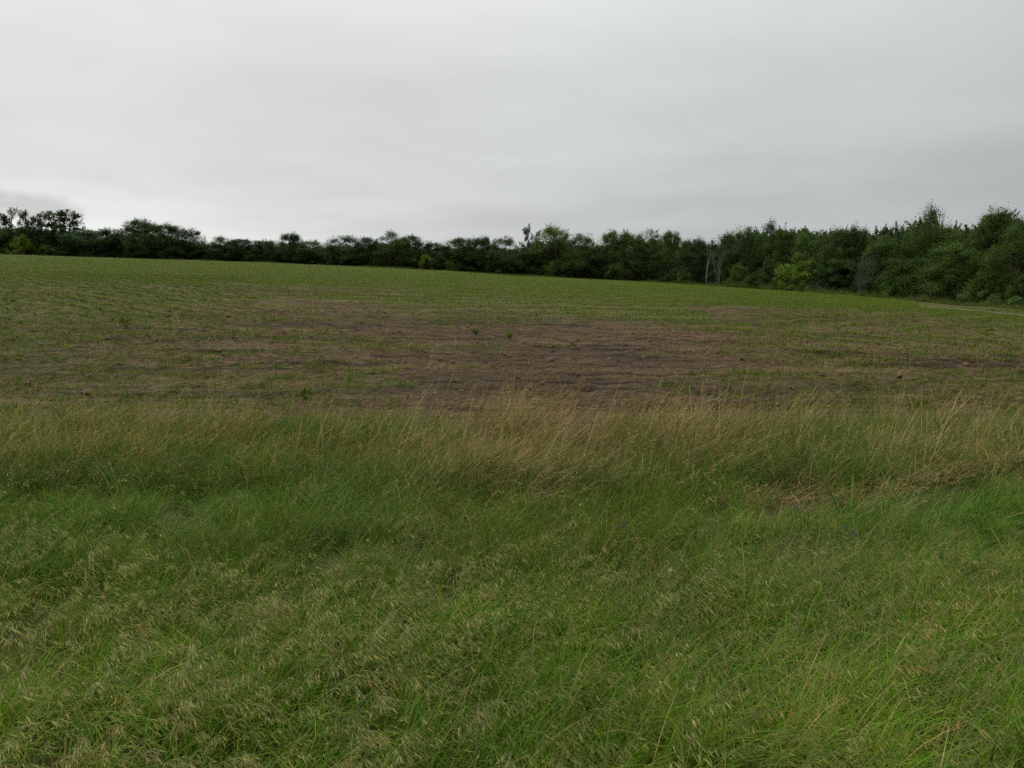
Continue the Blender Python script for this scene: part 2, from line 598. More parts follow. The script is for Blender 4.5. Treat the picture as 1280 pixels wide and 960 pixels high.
def thin(x, y, p):
    k = rng.random(len(x)) < p
    return x[k], y[k]


def put(name, sources, x, y, z_off, wind, wjit, smin, smax, tint, tilt=0.08, label=None, zscale=None, groundz=None):
    n = len(x)
    z = (ground(x, y) if groundz is None else groundz) + z_off
    rot = np.stack([rng.normal(0, tilt, n), rng.normal(0, tilt, n), wind + rng.normal(0, wjit, n)], 1)
    s = rng.uniform(smin, smax, n)
    scl = np.stack([s, s, s * (1 if zscale is None else zscale)], 1)
    return scatter(name, sources, np.stack([x, y, z], 1), rot, scl, rng.integers(0, len(sources), n), tint, label)


def tints(n, base=(1, 1, 1), amt=0.12, hue=0.05):
    return vary(base, n, amt, hue) if n else np.zeros((0, 3))


GREEN = np.array((0.098, 0.172, 0.011))
OLIVE = np.array((0.135, 0.155, 0.018))
DEEP = np.array((0.066, 0.135, 0.016))
STRAW = np.array((0.43, 0.315, 0.135))
TAN = np.array((0.29, 0.20, 0.09))
PALE = np.array((0.46, 0.43, 0.17))


def clump_fine(seed, n=54, hmin=0.16, hmax=0.44, spread=0.11, dry=0.12, wmin=0.0028, wmax=0.0062, green=GREEN):
    s = Soup()
    root = np.zeros((n, 3)); root[:, :2] = rng.normal(0, spread * 0.6, (n, 2))
    L = rng.uniform(hmin, hmax, n)
    az = rng.normal(0.0, 1.4, n)
    col = vary(green, n, 0.22, 0.10)
    d = rng.random(n) < dry
    col[d] = vary(STRAW * 0.75, int(d.sum()), 0.25, 0.05)
    s.blades(root, az, L, rng.uniform(wmin, wmax, n), np.abs(rng.normal(0.12, 0.16, n)), rng.uniform(0.4, 2.3, n), col, 5, 0.1, rng.normal(0, 0.6, n))
    return s.mesh("fine_grass_clump", M_GRASS)


def clump_oat(seed, n=5, ripe=0.0, hmin=0.42, hmax=0.68):
    s = Soup()
    for k in range(n):
        base = np.array([rng.normal(0, 0.13), rng.normal(0, 0.13), 0.0])
        L = rng.uniform(hmin, hmax); az = rng.normal(0, 0.45)
        h = np.array([math.cos(az), math.sin(az), 0.0])
        t0, bd = abs(rng.normal(0.12, 0.08)), rng.uniform(0.9, 1.7)
        stemc = vary(np.array((0.16, 0.19, 0.065)) * (1 - ripe) + STRAW * 0.8 * ripe, 1, 0.15, 0.05)
        s.blades(base[None], np.array([az]), np.array([L]), np.array([0.0022]), np.array([t0]), np.array([bd]), stemc, 8, 0.5)
        # points along the stem
        p = base.copy(); pts = []
        for i in range(24):
            t = i / 24
            pts.append((t, p.copy(), t0 + bd * t))
            a = t0 + bd * (t + 0.5 / 24)
            p = p + (h * math.sin(a) + np.array([0, 0, 1.0]) * math.cos(a)) * L / 24
        nodes = [q for q in pts if q[0] > 0.62]
        m = rng.integers(12, 22)
        B, Dr, Ln = [], [], []
        for j in range(m):
            t, q, a = nodes[rng.integers(0, len(nodes))]
            side = rng.normal(0, 0.5)
            out = np.array([math.cos(az + side), math.sin(az + side), 0.0])
            bl = rng.uniform(0.01, 0.055) * (1.25 - t)  * 1.6
            e = q + out * bl * 0.85 + np.array([0, 0, 1]) * bl * rng.uniform(-0.5, 0.3)
            B.append((q, e))
            Dr.append(out * rng.uniform(0.5, 1.0) + np.array([0, 0, -1]) * rng.uniform(0.35, 1.0)); Ln.append(rng.uniform(0.022, 0.041))
        for q, e in B:
            d = e - q; sd_ = np.cross(d, [0.3, 0.2, 0.9]); sd_ = sd_ / (np.linalg.norm(sd_) + 1e-9) * 0.0006
            s.add([q - sd_, q + sd_, e + sd_, e - sd_], [[0, 1, 2, 3]], stemc[0])
        E = np.array([e for _, e in B])
        c = vary(PALE * (1 - ripe) + np.array((0.52, 0.40, 0.22)) * ripe, m, 0.2, 0.06)
        c[rng.random(m) < 0.4] = vary((0.26, 0.30, 0.09), 1, 0.1)[0]
        s.slivers(E, np.array(Dr), np.array(Ln), rng.uniform(0.0030, 0.0050, m), c)
    return s.mesh("oat_head_clump", M_GRASS)


def clump_tall(seed, dryness=0.8, n=38, hmin=0.35, hmax=0.85, plume=0.5):
    s = Soup()
    root = np.zeros((n, 3)); root[:, :2] = rng.normal(0, 0.10, (n, 2))
    L = rng.uniform(hmin, hmax, n)
    az = rng.normal(0.0, 0.75, n)
    col = vary(GREEN * 0.95, n, 0.22, 0.1)
    d = rng.random(n) < dryness
    col[d] = vary(STRAW, int(d.sum()), 0.28, 0.07)
    dk = d & (rng.random(n) < 0.4)
    col[dk] = vary(TAN, int(dk.sum()), 0.25, 0.06)
    W = np.where(d, rng.uniform(0.0016, 0.0034, n), rng.uniform(0.004, 0.008, n))
    s.blades(root, az, L, W, np.abs(rng.normal(0.28, 0.22, n)), rng.uniform(0.15, 1.5, n), col, 5, 0.25, rng.normal(0, 0.5, n))
    # wispy seed plumes on some stems
    for k in range(int(n * plume * 0.5)):
        Lk = rng.uniform(hmax * 0.75, hmax * 1.15); a0 = abs(rng.normal(0.34, 0.18)); bd = rng.uniform(0.1, 0.8); azk = rng.normal(0, 0.5)
        h = np.array([math.cos(azk), math.sin(azk), 0.0])
        b = np.array([rng.normal(0, 0.1), rng.normal(0, 0.1), 0.0])
        c = vary(STRAW * rng.choice([0.75, 1.0, 1.15]), 1, 0.15, 0.05)
        s.blades(b[None], np.array([azk]), np.array([Lk]), np.array([0.0018]), np.array([a0]), np.array([bd]), c, 6, 0.5)
        p = b.copy(); Q = []
        for i in range(20):
            a = a0 + bd * (i + 0.5) / 20
            dd = h * math.sin(a) + np.array([0, 0, 1.0]) * math.cos(a)
            if i > 13: Q.append((p.copy(), dd))
            p = p + dd * Lk / 20
        m = 16
        ii = rng.integers(0, len(Q), m)
        B = np.array([Q[i][0] for i in ii]) + rng.normal(0, 0.004, (m, 3))
        Dv = np.array([Q[i][1] for i in ii]) + rng.normal(0, 0.33, (m, 3)) + np.array([0.25, 0, -0.1])
        s.slivers(B, Dv, rng.uniform(0.02, 0.05, m), rng.uniform(0.0016, 0.003, m), vary(c[0] * 1.1, m, 0.15, 0.04), False)
    return s.mesh("tall_dry_grass_clump", M_STRAW)


def clump_broad(seed, n=22, hmin=0.3, hmax=0.7, mat=None, wide=(0.007, 0.016), col=DEEP):
    s = Soup()
    root = np.zeros((n, 3)); root[:, :2] = rng.normal(0, 0.05, (n, 2))
    s.blades(root, rng.uniform(-math.pi, math.pi, n) * 0.8, rng.uniform(hmin, hmax, n), rng.uniform(*wide, n), np.abs(rng.normal(0.25, 0.15, n)), rng.uniform(0.6, 1.7, n), vary(col * 1.05, n, 0.2, 0.08), 6, 0.05, rng.normal(0, 0.4, n), 0.3)
    return s.mesh("broad_blade_clump", mat or M_GRASS)


def clump_litter(seed, n=26, spread=0.22, along=0.5):
    s = Soup()
    root = np.zeros((n, 3)); root[:, :2] = rng.normal(0, spread, (n, 2)); root[:, 2] = rng.uniform(0.004, 0.05, n)
    az = rng.normal(0, along, n) + np.pi * (rng.random(n) < 0.5)
    s.blades(root, az, rng.uniform(0.08, 0.30, n), rng.uniform(0.002, 0.006, n), rng.uniform(1.35, 1.7, n), rng.normal(0, 0.15, n), vary(STRAW * 0.85, n, 0.35, 0.06), 2, 0.6, rng.normal(0, 0.3, n))
    return s.mesh("straw_litter", M_STRAW)


def clump_crop(seed, n=14, length=0.42):
    """a short piece of a sown row: seedlings with a few spreading leaves each"""
    s = Soup()
    k = rng.integers(4, 7)
    cx = np.linspace(-length / 2, length / 2, k) + rng.normal(0, 0.02, k)
    m = k * 7
    root = np.zeros((m, 3)); root[:, 0] = np.repeat(cx, 7); root[:, 1] = rng.normal(0, 0.02, m)
    s.blades(root, rng.uniform(-np.pi, np.pi, m), rng.uniform(0.07, 0.17, m), rng.uniform(0.012, 0.026, m), np.abs(rng.normal(0.3, 0.2, m)), rng.uniform(0.4, 1.5, m), vary((0.142, 0.205, 0.016), m, 0.2, 0.08), 3, 0.1, rng.normal(0, 0.4, m), 0.3)
    return s.mesh("crop_row_piece", M_GRASS)


def clump_weed(seed, n=16, hmin=0.04, hmax=0.13, green=OLIVE):
    s = Soup()
    root = np.zeros((n, 3)); root[:, :2] = rng.normal(0, 0.05, (n, 2))
    s.blades(root, rng.uniform(-np.pi, np.pi, n), rng.uniform(hmin, hmax, n), rng.uniform(0.004, 0.014, n), np.abs(rng.normal(0.4, 0.3, n)), rng.uniform(0.3, 1.3, n), vary(green, n, 0.25, 0.1), 3, 0.1, rng.normal(0, 0.4, n), 0.3)
    return s.mesh("low_weed_tuft", M_GRASS)


def clod_mesh(seed):
    import bmesh
    bm = bmesh.new(); bmesh.ops.create_icosphere(bm, subdivisions=1, radius=1)
    for v in bm.verts:
        v.co *= 1 + rng.normal(0, 0.2)
        v.co.z *= 0.6
    me = bpy.data.meshes.new("soil_clod"); bm.to_mesh(me); bm.free()
    me.materials.append(M_CLOD)
    return me


def clod_material():
    m = bpy.data.materials.new("clod_soil"); m.use_nodes = True
    t = NT(m.node_tree); ps = m.node_tree.nodes["Principled BSDF"]
    ti = t.n("ShaderNodeAttribute", attribute_name="tint", attribute_type="INSTANCER")
    co = t.n("ShaderNodeTexCoord").outputs["Object"]
    n = t.noise(co, 2.2, 5, 0.6)
    t.put(ps.inputs["Base Color"], t.mix(1.0, t.ramp(n, [(0.3, (0.075, 0.046, 0.024)), (0.7, (0.185, 0.120, 0.064))]), ti.outputs["Color"], "MULTIPLY"))
    ps.inputs["Roughness"].default_value = 0.95
    b = t.n("ShaderNodeBump"); b.inputs["Strength"].default_value = 0.7; t.put(b.inputs["Height"], n); t.put(ps.inputs["Normal"], b.outputs[0])
    return m


M_CLOD = clod_material()


MPX = ((915, 640), (1000, 637), (1075, 633), (1150, 619), (1215, 608), (1290, 594))


def ground_at_px(px, py, y0=2.0, y1=200.0):
    u, dz = px_dir(px, py)
    yy = np.arange(y0, y1, 0.05)
    z = EYE + dz * yy
    k = np.argmax(z <= ground(u * yy, yy))
    return u * yy[k], yy[k]


MPATH = np.array([ground_at_px(p, q, 4) for p, q in MPX])
MW = np.array([0.10, 0.30, 0.34, 0.20, 0.10, 0.06])


def matted(x, y):
    """where the grass has been pressed flat"""
    cy = np.interp(x, MPATH[:, 0], MPATH[:, 1]); w = np.interp(x, MPATH[:, 0], MW)
    return np.exp(-((y - cy) / np.where(y < cy, w + 0.50, w + 0.1)) ** 2) * sstep(x, MPATH[0, 0] - 0.2, MPATH[0, 0] + 0.4)


# ------------------------------------------------------------------ verge grass in front
def build_verge():
    fine = [clump_fine(i) for i in range(10)]
    x, y = area_points(1.0, 8.6, 62)
    x, y = thin(x, y, (1 - 0.95 * matted(x, y)) * (0.35 + 0.65 * sstep(fbm(x * 2.4, y * 2.4, 145, 3), 0.36, 0.56)))
    n = len(x)
    g = fbm(x * 0.55, y * 0.55, 101, 4)
    right = sstep(x, -0.5, 3.5)
    mixv = np.clip(sstep(g, 0.36, 0.64) * 0.6 + right * 0.45 * sstep(y, 3.6, 5.0), 0, 1)[:, None]
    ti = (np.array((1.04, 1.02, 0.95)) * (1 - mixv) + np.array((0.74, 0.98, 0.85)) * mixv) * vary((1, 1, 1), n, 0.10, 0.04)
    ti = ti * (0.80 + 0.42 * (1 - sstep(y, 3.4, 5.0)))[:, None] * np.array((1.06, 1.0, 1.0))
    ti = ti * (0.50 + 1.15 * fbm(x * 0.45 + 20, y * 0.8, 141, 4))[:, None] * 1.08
    hz = (0.18 + 1.5 * fbm(x * 1.2, y * 1.2, 7, 4)) * np.interp(y, [2, 3.8, 4.8, 8], [1.02, 0.92, 0.85, 0.9])
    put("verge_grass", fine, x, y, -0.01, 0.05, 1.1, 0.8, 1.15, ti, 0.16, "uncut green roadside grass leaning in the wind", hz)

    leafy = [clump_fine(i, 30, 0.16, 0.38, 0.14, 0.05, 0.0045, 0.0085, GREEN * np.array((0.95, 1.05, 1.0))) for i in range(5)]
    x, y = area_points(1.0, 5.0, 26)
    x, y = thin(x, y, np.interp(y, [1, 3.2, 5], [1, 0.8, 0.1]) * sstep(fbm(x * 0.8, y * 0.8, 121, 3), 0.3, 0.6))
    put("near_leafy_grass", leafy, x, y, -0.01, 0.2, 0.8, 0.8, 1.15, tints(len(x), (1.3, 1.22, 1.1), 0.18, 0.05), 0.15, "fresh green leaf blades in the near grass")

    # nodding oat and brome heads
    oats = [clump_oat(i, 3 + i % 3, r) for i, r in enumerate((0, 0, 0.1, 0.2, 0.45, 0.05, 0.3, 0.0, 0.15))]
    x, y = area_points(1.0, 8.0, 60)
    g = fbm(x * 0.7 + 3, y * 0.7, 131, 4)
    dens = np.interp(y, [1, 2.6, 3.7, 4.3, 4.9, 6.2, 8], [0.45, 0.75, 0.9, 0.5, 0.07, 0.025, 0.015]) * np.clip(0.30 + 0.70 * sstep(g, 0.38, 0.62) + 0.6 * sstep(x, 0.3, 1.5), 0, 1)
    dens = dens + 0.06 * (x < -3.6) * (y > 5.4)
    keep = rng.random(len(x)) < np.clip(dens, 0, 1); x, y = x[keep], y[keep]
    n = len(x)
    wind = np.interp(x, [-3, -1, 1, 4], [-0.5, -0.15, 0.1, 0.15])
    ti = tints(n, (1.5, 1.42, 1.15), 0.25, 0.06)
    ripe = rng.random(n) < 0.05 + 0.20 * sstep(x, 1.0, 2.6) * sstep(fbm(x, y, 142, 3), 0.5, 0.62)
    ti[ripe] *= np.array((1.18, 0.95, 0.78))
    put("wild_oats", oats, x, y, -0.02, wind, 0.5, 0.66, 1.08, ti, 0.14, "pale nodding wild oat heads over the green grass")

    broad = [clump_broad(i) for i in range(4)]
    x, y = area_points(1.5, 9.6, 3.2)
    x, y = thin(x, y, 0.15 + 0.6 * sstep(fbm(x * 0.6, y * 0.6, 151, 3), 0.5, 0.7) * sstep(x, -3, 3))
    n = len(x)
    put("broad_leaved_grass", broad, x, y, -0.02, 0.0, 1.2, 0.5, 0.9, tints(n, (1, 1, 1), 0.15), 0.1, "arching broad green blades among the finer grass")


build_verge()


# ------------------------------------------------------------------ tall dry band at the field's edge
def build_dry_band():
    dry = [clump_tall(i, 0.92, plume=0.8) for i in range(6)]
    mixd = [clump_tall(i, 0.45, 40, 0.3, 0.72, 0.35) for i in range(6)]
    x, y = area_points(5.9, 10.8, 46)
    g = fbm(x * 0.45, y * 0.8, 171, 4)
    u = x / y
    wdry = np.interp(u, [-0.75, -0.45, -0.3, -0.16, -0.05, 0.3, 0.36, 0.45, 0.55, 0.75], [0.22, 0.34, 0.18, 0.38, 0.85, 0.85, 0.30, 0.2, 0.38, 0.22])
    front = sstep(y + (g - 0.5) * 4.0, 6.3, 7.7) * (0.30 + 0.70 * sstep(fbm(x * 1.1, y * 1.3, 411, 3), 0.38, 0.6)); back = 1 - sstep(y + (g - 0.5) * 1.4, 10.0, 10.8)
    mt = matted(x, y)
    gapr = (1 - 0.93 * mt) * (1 - 0.85 * np.exp(-((u - 0.40) / 0.05) ** 2) * (y > 9.2))
    p = front * back * gapr
    keep = rng.random(len(x)) < p
    x, y, wdry = x[keep], y[keep], wdry[keep]
    d = rng.random(len(x)) < wdry * 0.66 * sstep(y, 6.0, 8.0) * (0.45 + 0.9 * sstep(fbm(x * 0.8 + 30, y * 0.9, 421, 3), 0.38, 0.6))
    h = np.interp(x / y, [-0.7, -0.3, -0.15, 0.0, 0.2, 0.33, 0.4, 0.5, 0.7], [0.62, 0.6, 0.64, 0.80, 0.86, 0.86, 0.58, 0.75, 0.72])
    h = h * (0.30 + 1.35 * fbm(x * 1.1, y * 1.1, 181, 4)) * np.interp(y, [6, 7.5, 9.5], [0.55, 0.8, 1.05])
    ti = tints(len(x), (0.92, 0.90, 0.86), 0.36, 0.07)
    wnd = 1.6 * (fbm(x * 0.8, y * 1.2, 401, 3) - 0.5)
    put("tall_dry_grass", dry, x[d], y[d], -0.02, wnd[d], 0.5, 0.8, 1.15, ti[d], 0.26, "tall tan dry grass bent by the wind along the field edge", h[d])
    put("mixed_tall_grass", mixd, x[~d], y[~d], -0.02, wnd[~d], 0.9, 0.8, 1.15, ti[~d], 0.26, "tall green and straw coloured grass along the field edge", h[~d] * 0.95)
    # greener undergrowth in and before the band
    gr = [clump_fine(i, 52, 0.2, 0.5, 0.14, 0.2, 0.003, 0.007) for i in range(5)]
    x, y = area_points(7.2, 10.6, 34)
    p = sstep(fbm(x * 0.5, y * 0.7, 191, 4) + 0.10 * (x / y < -0.08), 0.36, 0.58) * (1 - sstep(y, 9.9, 10.6))
    x, y = thin(x, y, p * (1 - matted(x, y)))
    put("edge_green_grass", gr, x, y, -0.02, 0.0, 0.8, 0.85, 1.2, tints(len(x), (0.95, 0.98, 0.95), 0.15, 0.06), 0.12, "green grass growing up through the dry stems")
    # a few long stems that stand clear of the rest
    s = Soup()
    U = np.concatenate([rng.uniform(-0.7, 0.7, 70), rng.uniform(-0.15, 0.38, 130), rng.uniform(0.45, 0.56, 34)])
    Y = rng.uniform(7.6, 10.5, len(U)); X = U * Y
    n = len(U)
    s.blades(np.stack([X, Y, ground(X, Y) - 0.02], 1), rng.normal(0.05, 0.7, n), rng.uniform(0.5, 1.15, n), rng.uniform(0.003, 0.0065, n), np.abs(rng.normal(0.4, 0.32, n)), rng.uniform(0, 0.6, n), vary(STRAW * 1.1, n, 0.2, 0.05), 5, 0.35)
    o = link(bpy.data.objects.new("dead_grass_stems", s.mesh("dead_grass_stems", M_PLANT)))
    tag(o, kind="stuff", label="long pale dead stems standing above the dry grass")


build_dry_band()


# matted straw lying in front of the band
def build_matted():
    s = Soup()
    path = MPATH
    n = 850
    t = rng.random(n) ** 1.15 * (len(path) - 1)
    px_ = np.interp(t, range(len(path)), path[:, 0]); py_ = np.interp(t, range(len(path)), path[:, 1])
    sl = np.gradient(np.interp(np.linspace(0, 5, 60), range(6), path[:, 1])) / np.gradient(np.interp(np.linspace(0, 5, 60), range(6), path[:, 0]))
    ang = np.arctan(np.interp(t, np.linspace(0, 5, 60), sl))
    wdt = np.interp(t, range(6), MW * 0.8)
    px_ = px_ + rng.normal(0, 0.1, n); py_ = py_ + rng.normal(0, 1, n) * wdt
    z = ground(px_, py_) + np.interp(t, [0, 2, 5], [0.05, 0.09, 0.20]) + rng.uniform(0, 0.07, n)
    az = ang + rng.normal(0, 0.75, n) + np.pi * (rng.random(n) < 0.5)
    s.blades(np.stack([px_, py_, z], 1), az, rng.uniform(0.12, 0.5, n), rng.uniform(0.002, 0.005, n), rng.normal(1.5, 0.2, n), rng.normal(0, 0.4, n), vary(STRAW * np.array((0.62, 0.55, 0.46)), n, 0.4, 0.08), 3, 0.6)
    o = link(bpy.data.objects.new("matted_straw", s.mesh("matted_straw", M_PLANT)))
    tag(o, kind="stuff", label="flattened tan straw lying at the foot of the tall grass")


build_matted()


# ------------------------------------------------------------------ field: litter, clods, weeds, crop
def build_field_cover():
    lit = [clump_litter(i) for i in range(6)]
    x, y = area_points(10.3, 48, 13.0, 3, 0.70)
    st = fbm(x * 0.16, y * 1.5, 201, 4)
    p = (sstep(st, 0.47, 0.58) * 0.95 + 0.06) * np.interp(y, [10, 14, 25, 48], [1, 1, 0.9, 0.5]) * (1 - 0.6 * crop_cover(x, y))
    x, y = thin(x, y, p)
    put("straw_residue", lit, x, y, 0.0, 0.05, 0.4, 0.7, 1.5, tints(len(x), (0.76, 0.65, 0.50), 0.40, 0.05), 0.08, "bleached straw and crop residue on the bare soil")

    cl = [clod_mesh(i) for i in range(6)]
    x, y = area_points(10.4, 40, 26, 3, 0.70)
    p = sstep(fbm(x * 0.3, y * 0.6, 211, 3), 0.35, 0.65) * np.interp(y, [10, 20, 40], [1, 0.8, 0.35])
    x, y = thin(x, y, p)
    n = len(x)
    s = 0.012 + 0.055 * rng.random(n) ** 5
    o = scatter("soil_clods", cl, np.stack([x, y, ground(x, y) + s * 0.2], 1), rng.uniform(0, 6.28, (n, 3)) * np.array([0.1, 0.1, 1]), np.stack([s * 1.2, s, s], 1), rng.integers(0, 6, n), tints(n, (1, 1, 1), 0.25, 0.04), "small clods of broken brown soil")

    wd = [clump_weed(i) for i in range(5)] + [clump_weed(i, 14, 0.05, 0.16, GREEN) for i in range(3)]
    x, y = area_points(10.4, 72, 20, 3, 0.70)
    u = x / y
    nz = fbm(x * 0.28, y * 0.5, 221, 4)
    bias = np.interp(u, [-0.7, -0.45, -0.3, -0.1, 0.1, 0.25, 0.35, 0.7], [0.38, 0.32, 0.12, -0.08, -0.14, -0.02, 0.20, 0.18])
    p = (sstep(nz + bias, 0.50, 0.70) * 0.95 + 0.03) * (1 - np.where(u < 0, 0.25 * sstep(y, 25, 32) * (u < -0.31), 0.55 * sstep(y, 20, 23) * (u > 0.37)))
    x, y = thin(x, y, p)
    put("low_weeds", wd, x, y, -0.005, 0, 3, 0.7, 1.6, tints(len(x), (0.95, 0.95, 0.9), 0.2, 0.07), 0.1, "low green weeds over the bare soil")

    # the sown rows
    crop = [clump_crop(i) for i in range(6)]
    PX, PY, PA = [], [], []

    def region(u):
        return np.where(u < -0.30, 0, np.where(u > 0.37, 2, 1))

    def settle(r, x, y):
        far = y + 26 * (fbm(x * 0.06, y * 0.06, 52, 3) - 0.5) + rng.normal(0, 2.5, len(y))
        return np.where((r == 0) & (far > 72), 1, np.where((r == 2) & (far > 50), 1, r))
    # far side: rows that run away to the tall trees
    dA = np.array([-0.60, 0.80]); dA /= np.linalg.norm(dA); nA = np.array([dA[1], -dA[0]])
    for k in range(-108, 48):
        t = np.arange(-30, 170, 0.22)
        bendy = 0.0012 * (np.minimum(t, 75) - 75) ** 2
        o = nA * (k * 1.25)
        x = o[0] + dA[0] * t + nA[0] * bendy - 6; y = o[1] + dA[1] * t + nA[1] * bendy + 26
        PX.append(x); PY.append(y); PA.append(np.full(len(t), math.atan2(dA[1], dA[0])))
    nA_ = sum(len(a) for a in PX)
    for k in range(0, 170):
        x = np.arange(-95, 95, 0.40); y = 24 + k * 0.76 + 2.2 * np.sin(x * 0.035) + 0.03 * x
        PX.append(x); PY.append(y); PA.append(np.full(len(x), 0.05))
    nB_ = sum(len(a) for a in PX)
    for k in range(1, 55):
        r = 0.8 + k * 1.8
        th = np.arange(0, 2 * np.pi, 0.22 / r)
        x = 27 + 1.55 * r * np.cos(th) ; y = 30 + r * 0.9 * np.sin(th) + 0.10 * (x - 27)
        PX.append(x); PY.append(y); PA.append(np.arctan2(0.9 * np.cos(th), -1.55 * np.sin(th)))
    reg = np.concatenate([np.zeros(nA_, int), np.ones(nB_ - nA_, int), np.full(sum(len(a) for a in PX) - nB_, 2, int)])
    x = np.concatenate(PX) ; y = np.concatenate(PY); a = np.concatenate(PA)
    x = x + rng.normal(0, 0.03, len(x)); y = y + rng.normal(0, 0.03, len(x))
    u = x / np.maximum(y, 3)
    D, _ = edge(u)
    ok = (y > 15) & (y < D - 2.5) & (np.abs(u) < 0.80) & (reg == settle(region(u + 0.10 * (fbm(x * 0.05, y * 0.05, 5, 2) - 0.5) + rng.normal(0, 0.012, len(u))), x, y))
    tx, ty = TRACK[0]
    ok &= ~((u > 0.50) & (y > np.interp(u, tx / ty, ty) - 0.9))
    x, y, a, reg = x[ok], y[ok], a[ok], reg[ok]
    p = crop_cover(x, y)
    p = np.clip(p * 1.0 + 0.10 * sstep(y, 18, 26), 0, 1)
    p = np.where((reg == 2) & (y > 20), np.maximum(p, 0.95 * sstep(y, 18, 21)), p)
    p = np.where((reg == 0) & (y > 24), np.maximum(p, 0.92 * sstep(y + 6 * (fbm(x * 0.15, y * 0.15, 51, 3) - 0.5), 24, 31)), p)
    p = p * np.interp(y, [20, 80, 110, 160], [0.97, 0.95, 0.75, 0.6])
    k = rng.random(len(x)) < p
    x, y, a, reg = x[k], y[k], a[k], reg[k]
    n = len(x)
    big = np.interp(y, [20, 80, 110, 160], [1, 1.05, 1.4, 1.6])
    z = ground(x, y) - 0.005
    s = rng.uniform(0.75, 1.2, n) * big * np.where(reg == 1, 0.7 + 0.5 * crop_cover(x, y), np.where(reg == 0, 1.3, 1.5))
    tn = fbm(x * 0.06, y * 0.09, 231, 3)[:, None]
    ti = (np.array((1.12, 1.0, 0.85)) * tn + np.array((0.82, 0.95, 0.9)) * (1 - tn)) * vary((1, 1, 1), n, 0.12, 0.04)
    scatter("young_crop", crop, np.stack([x, y, z], 1), np.stack([np.zeros(n), np.zeros(n), a + rng.normal(0, 0.1, n)], 1), np.stack([s, s, s * np.interp(y, [20, 80, 150], [0.95, 0.8, 0.5]) * np.where(reg == 1, 1.0, 0.7)], 1), rng.integers(0, 6, n), ti, "young green crop seedlings in curving sown rows")
    print("crop pieces", n)


build_field_cover()


# ------------------------------------------------------------------ trees
def unit(v):
    return v / (np.linalg.norm(v, axis=-1, keepdims=True) + 1e-9)


def leaves(s, P, nrm, l, w, col):
    N = len(P)
    a = unit(np.cross(nrm, rng.normal(size=(N, 3))))
    b = np.cross(nrm, a)
    V = np.stack([P - a * (l / 2)[:, None], P + b * (w / 2)[:, None] + nrm * (w * 0.12)[:, None], P + a * (l / 2)[:, None], P - b * (w / 2)[:, None] + nrm * (w * 0.12)[:, None]], 1)
    s.add(V.reshape(-1, 3), np.arange(N * 4).reshape(-1, 4), np.repeat(col, 4, 0))


LEAFC = np.array((0.067, 0.112, 0.021))


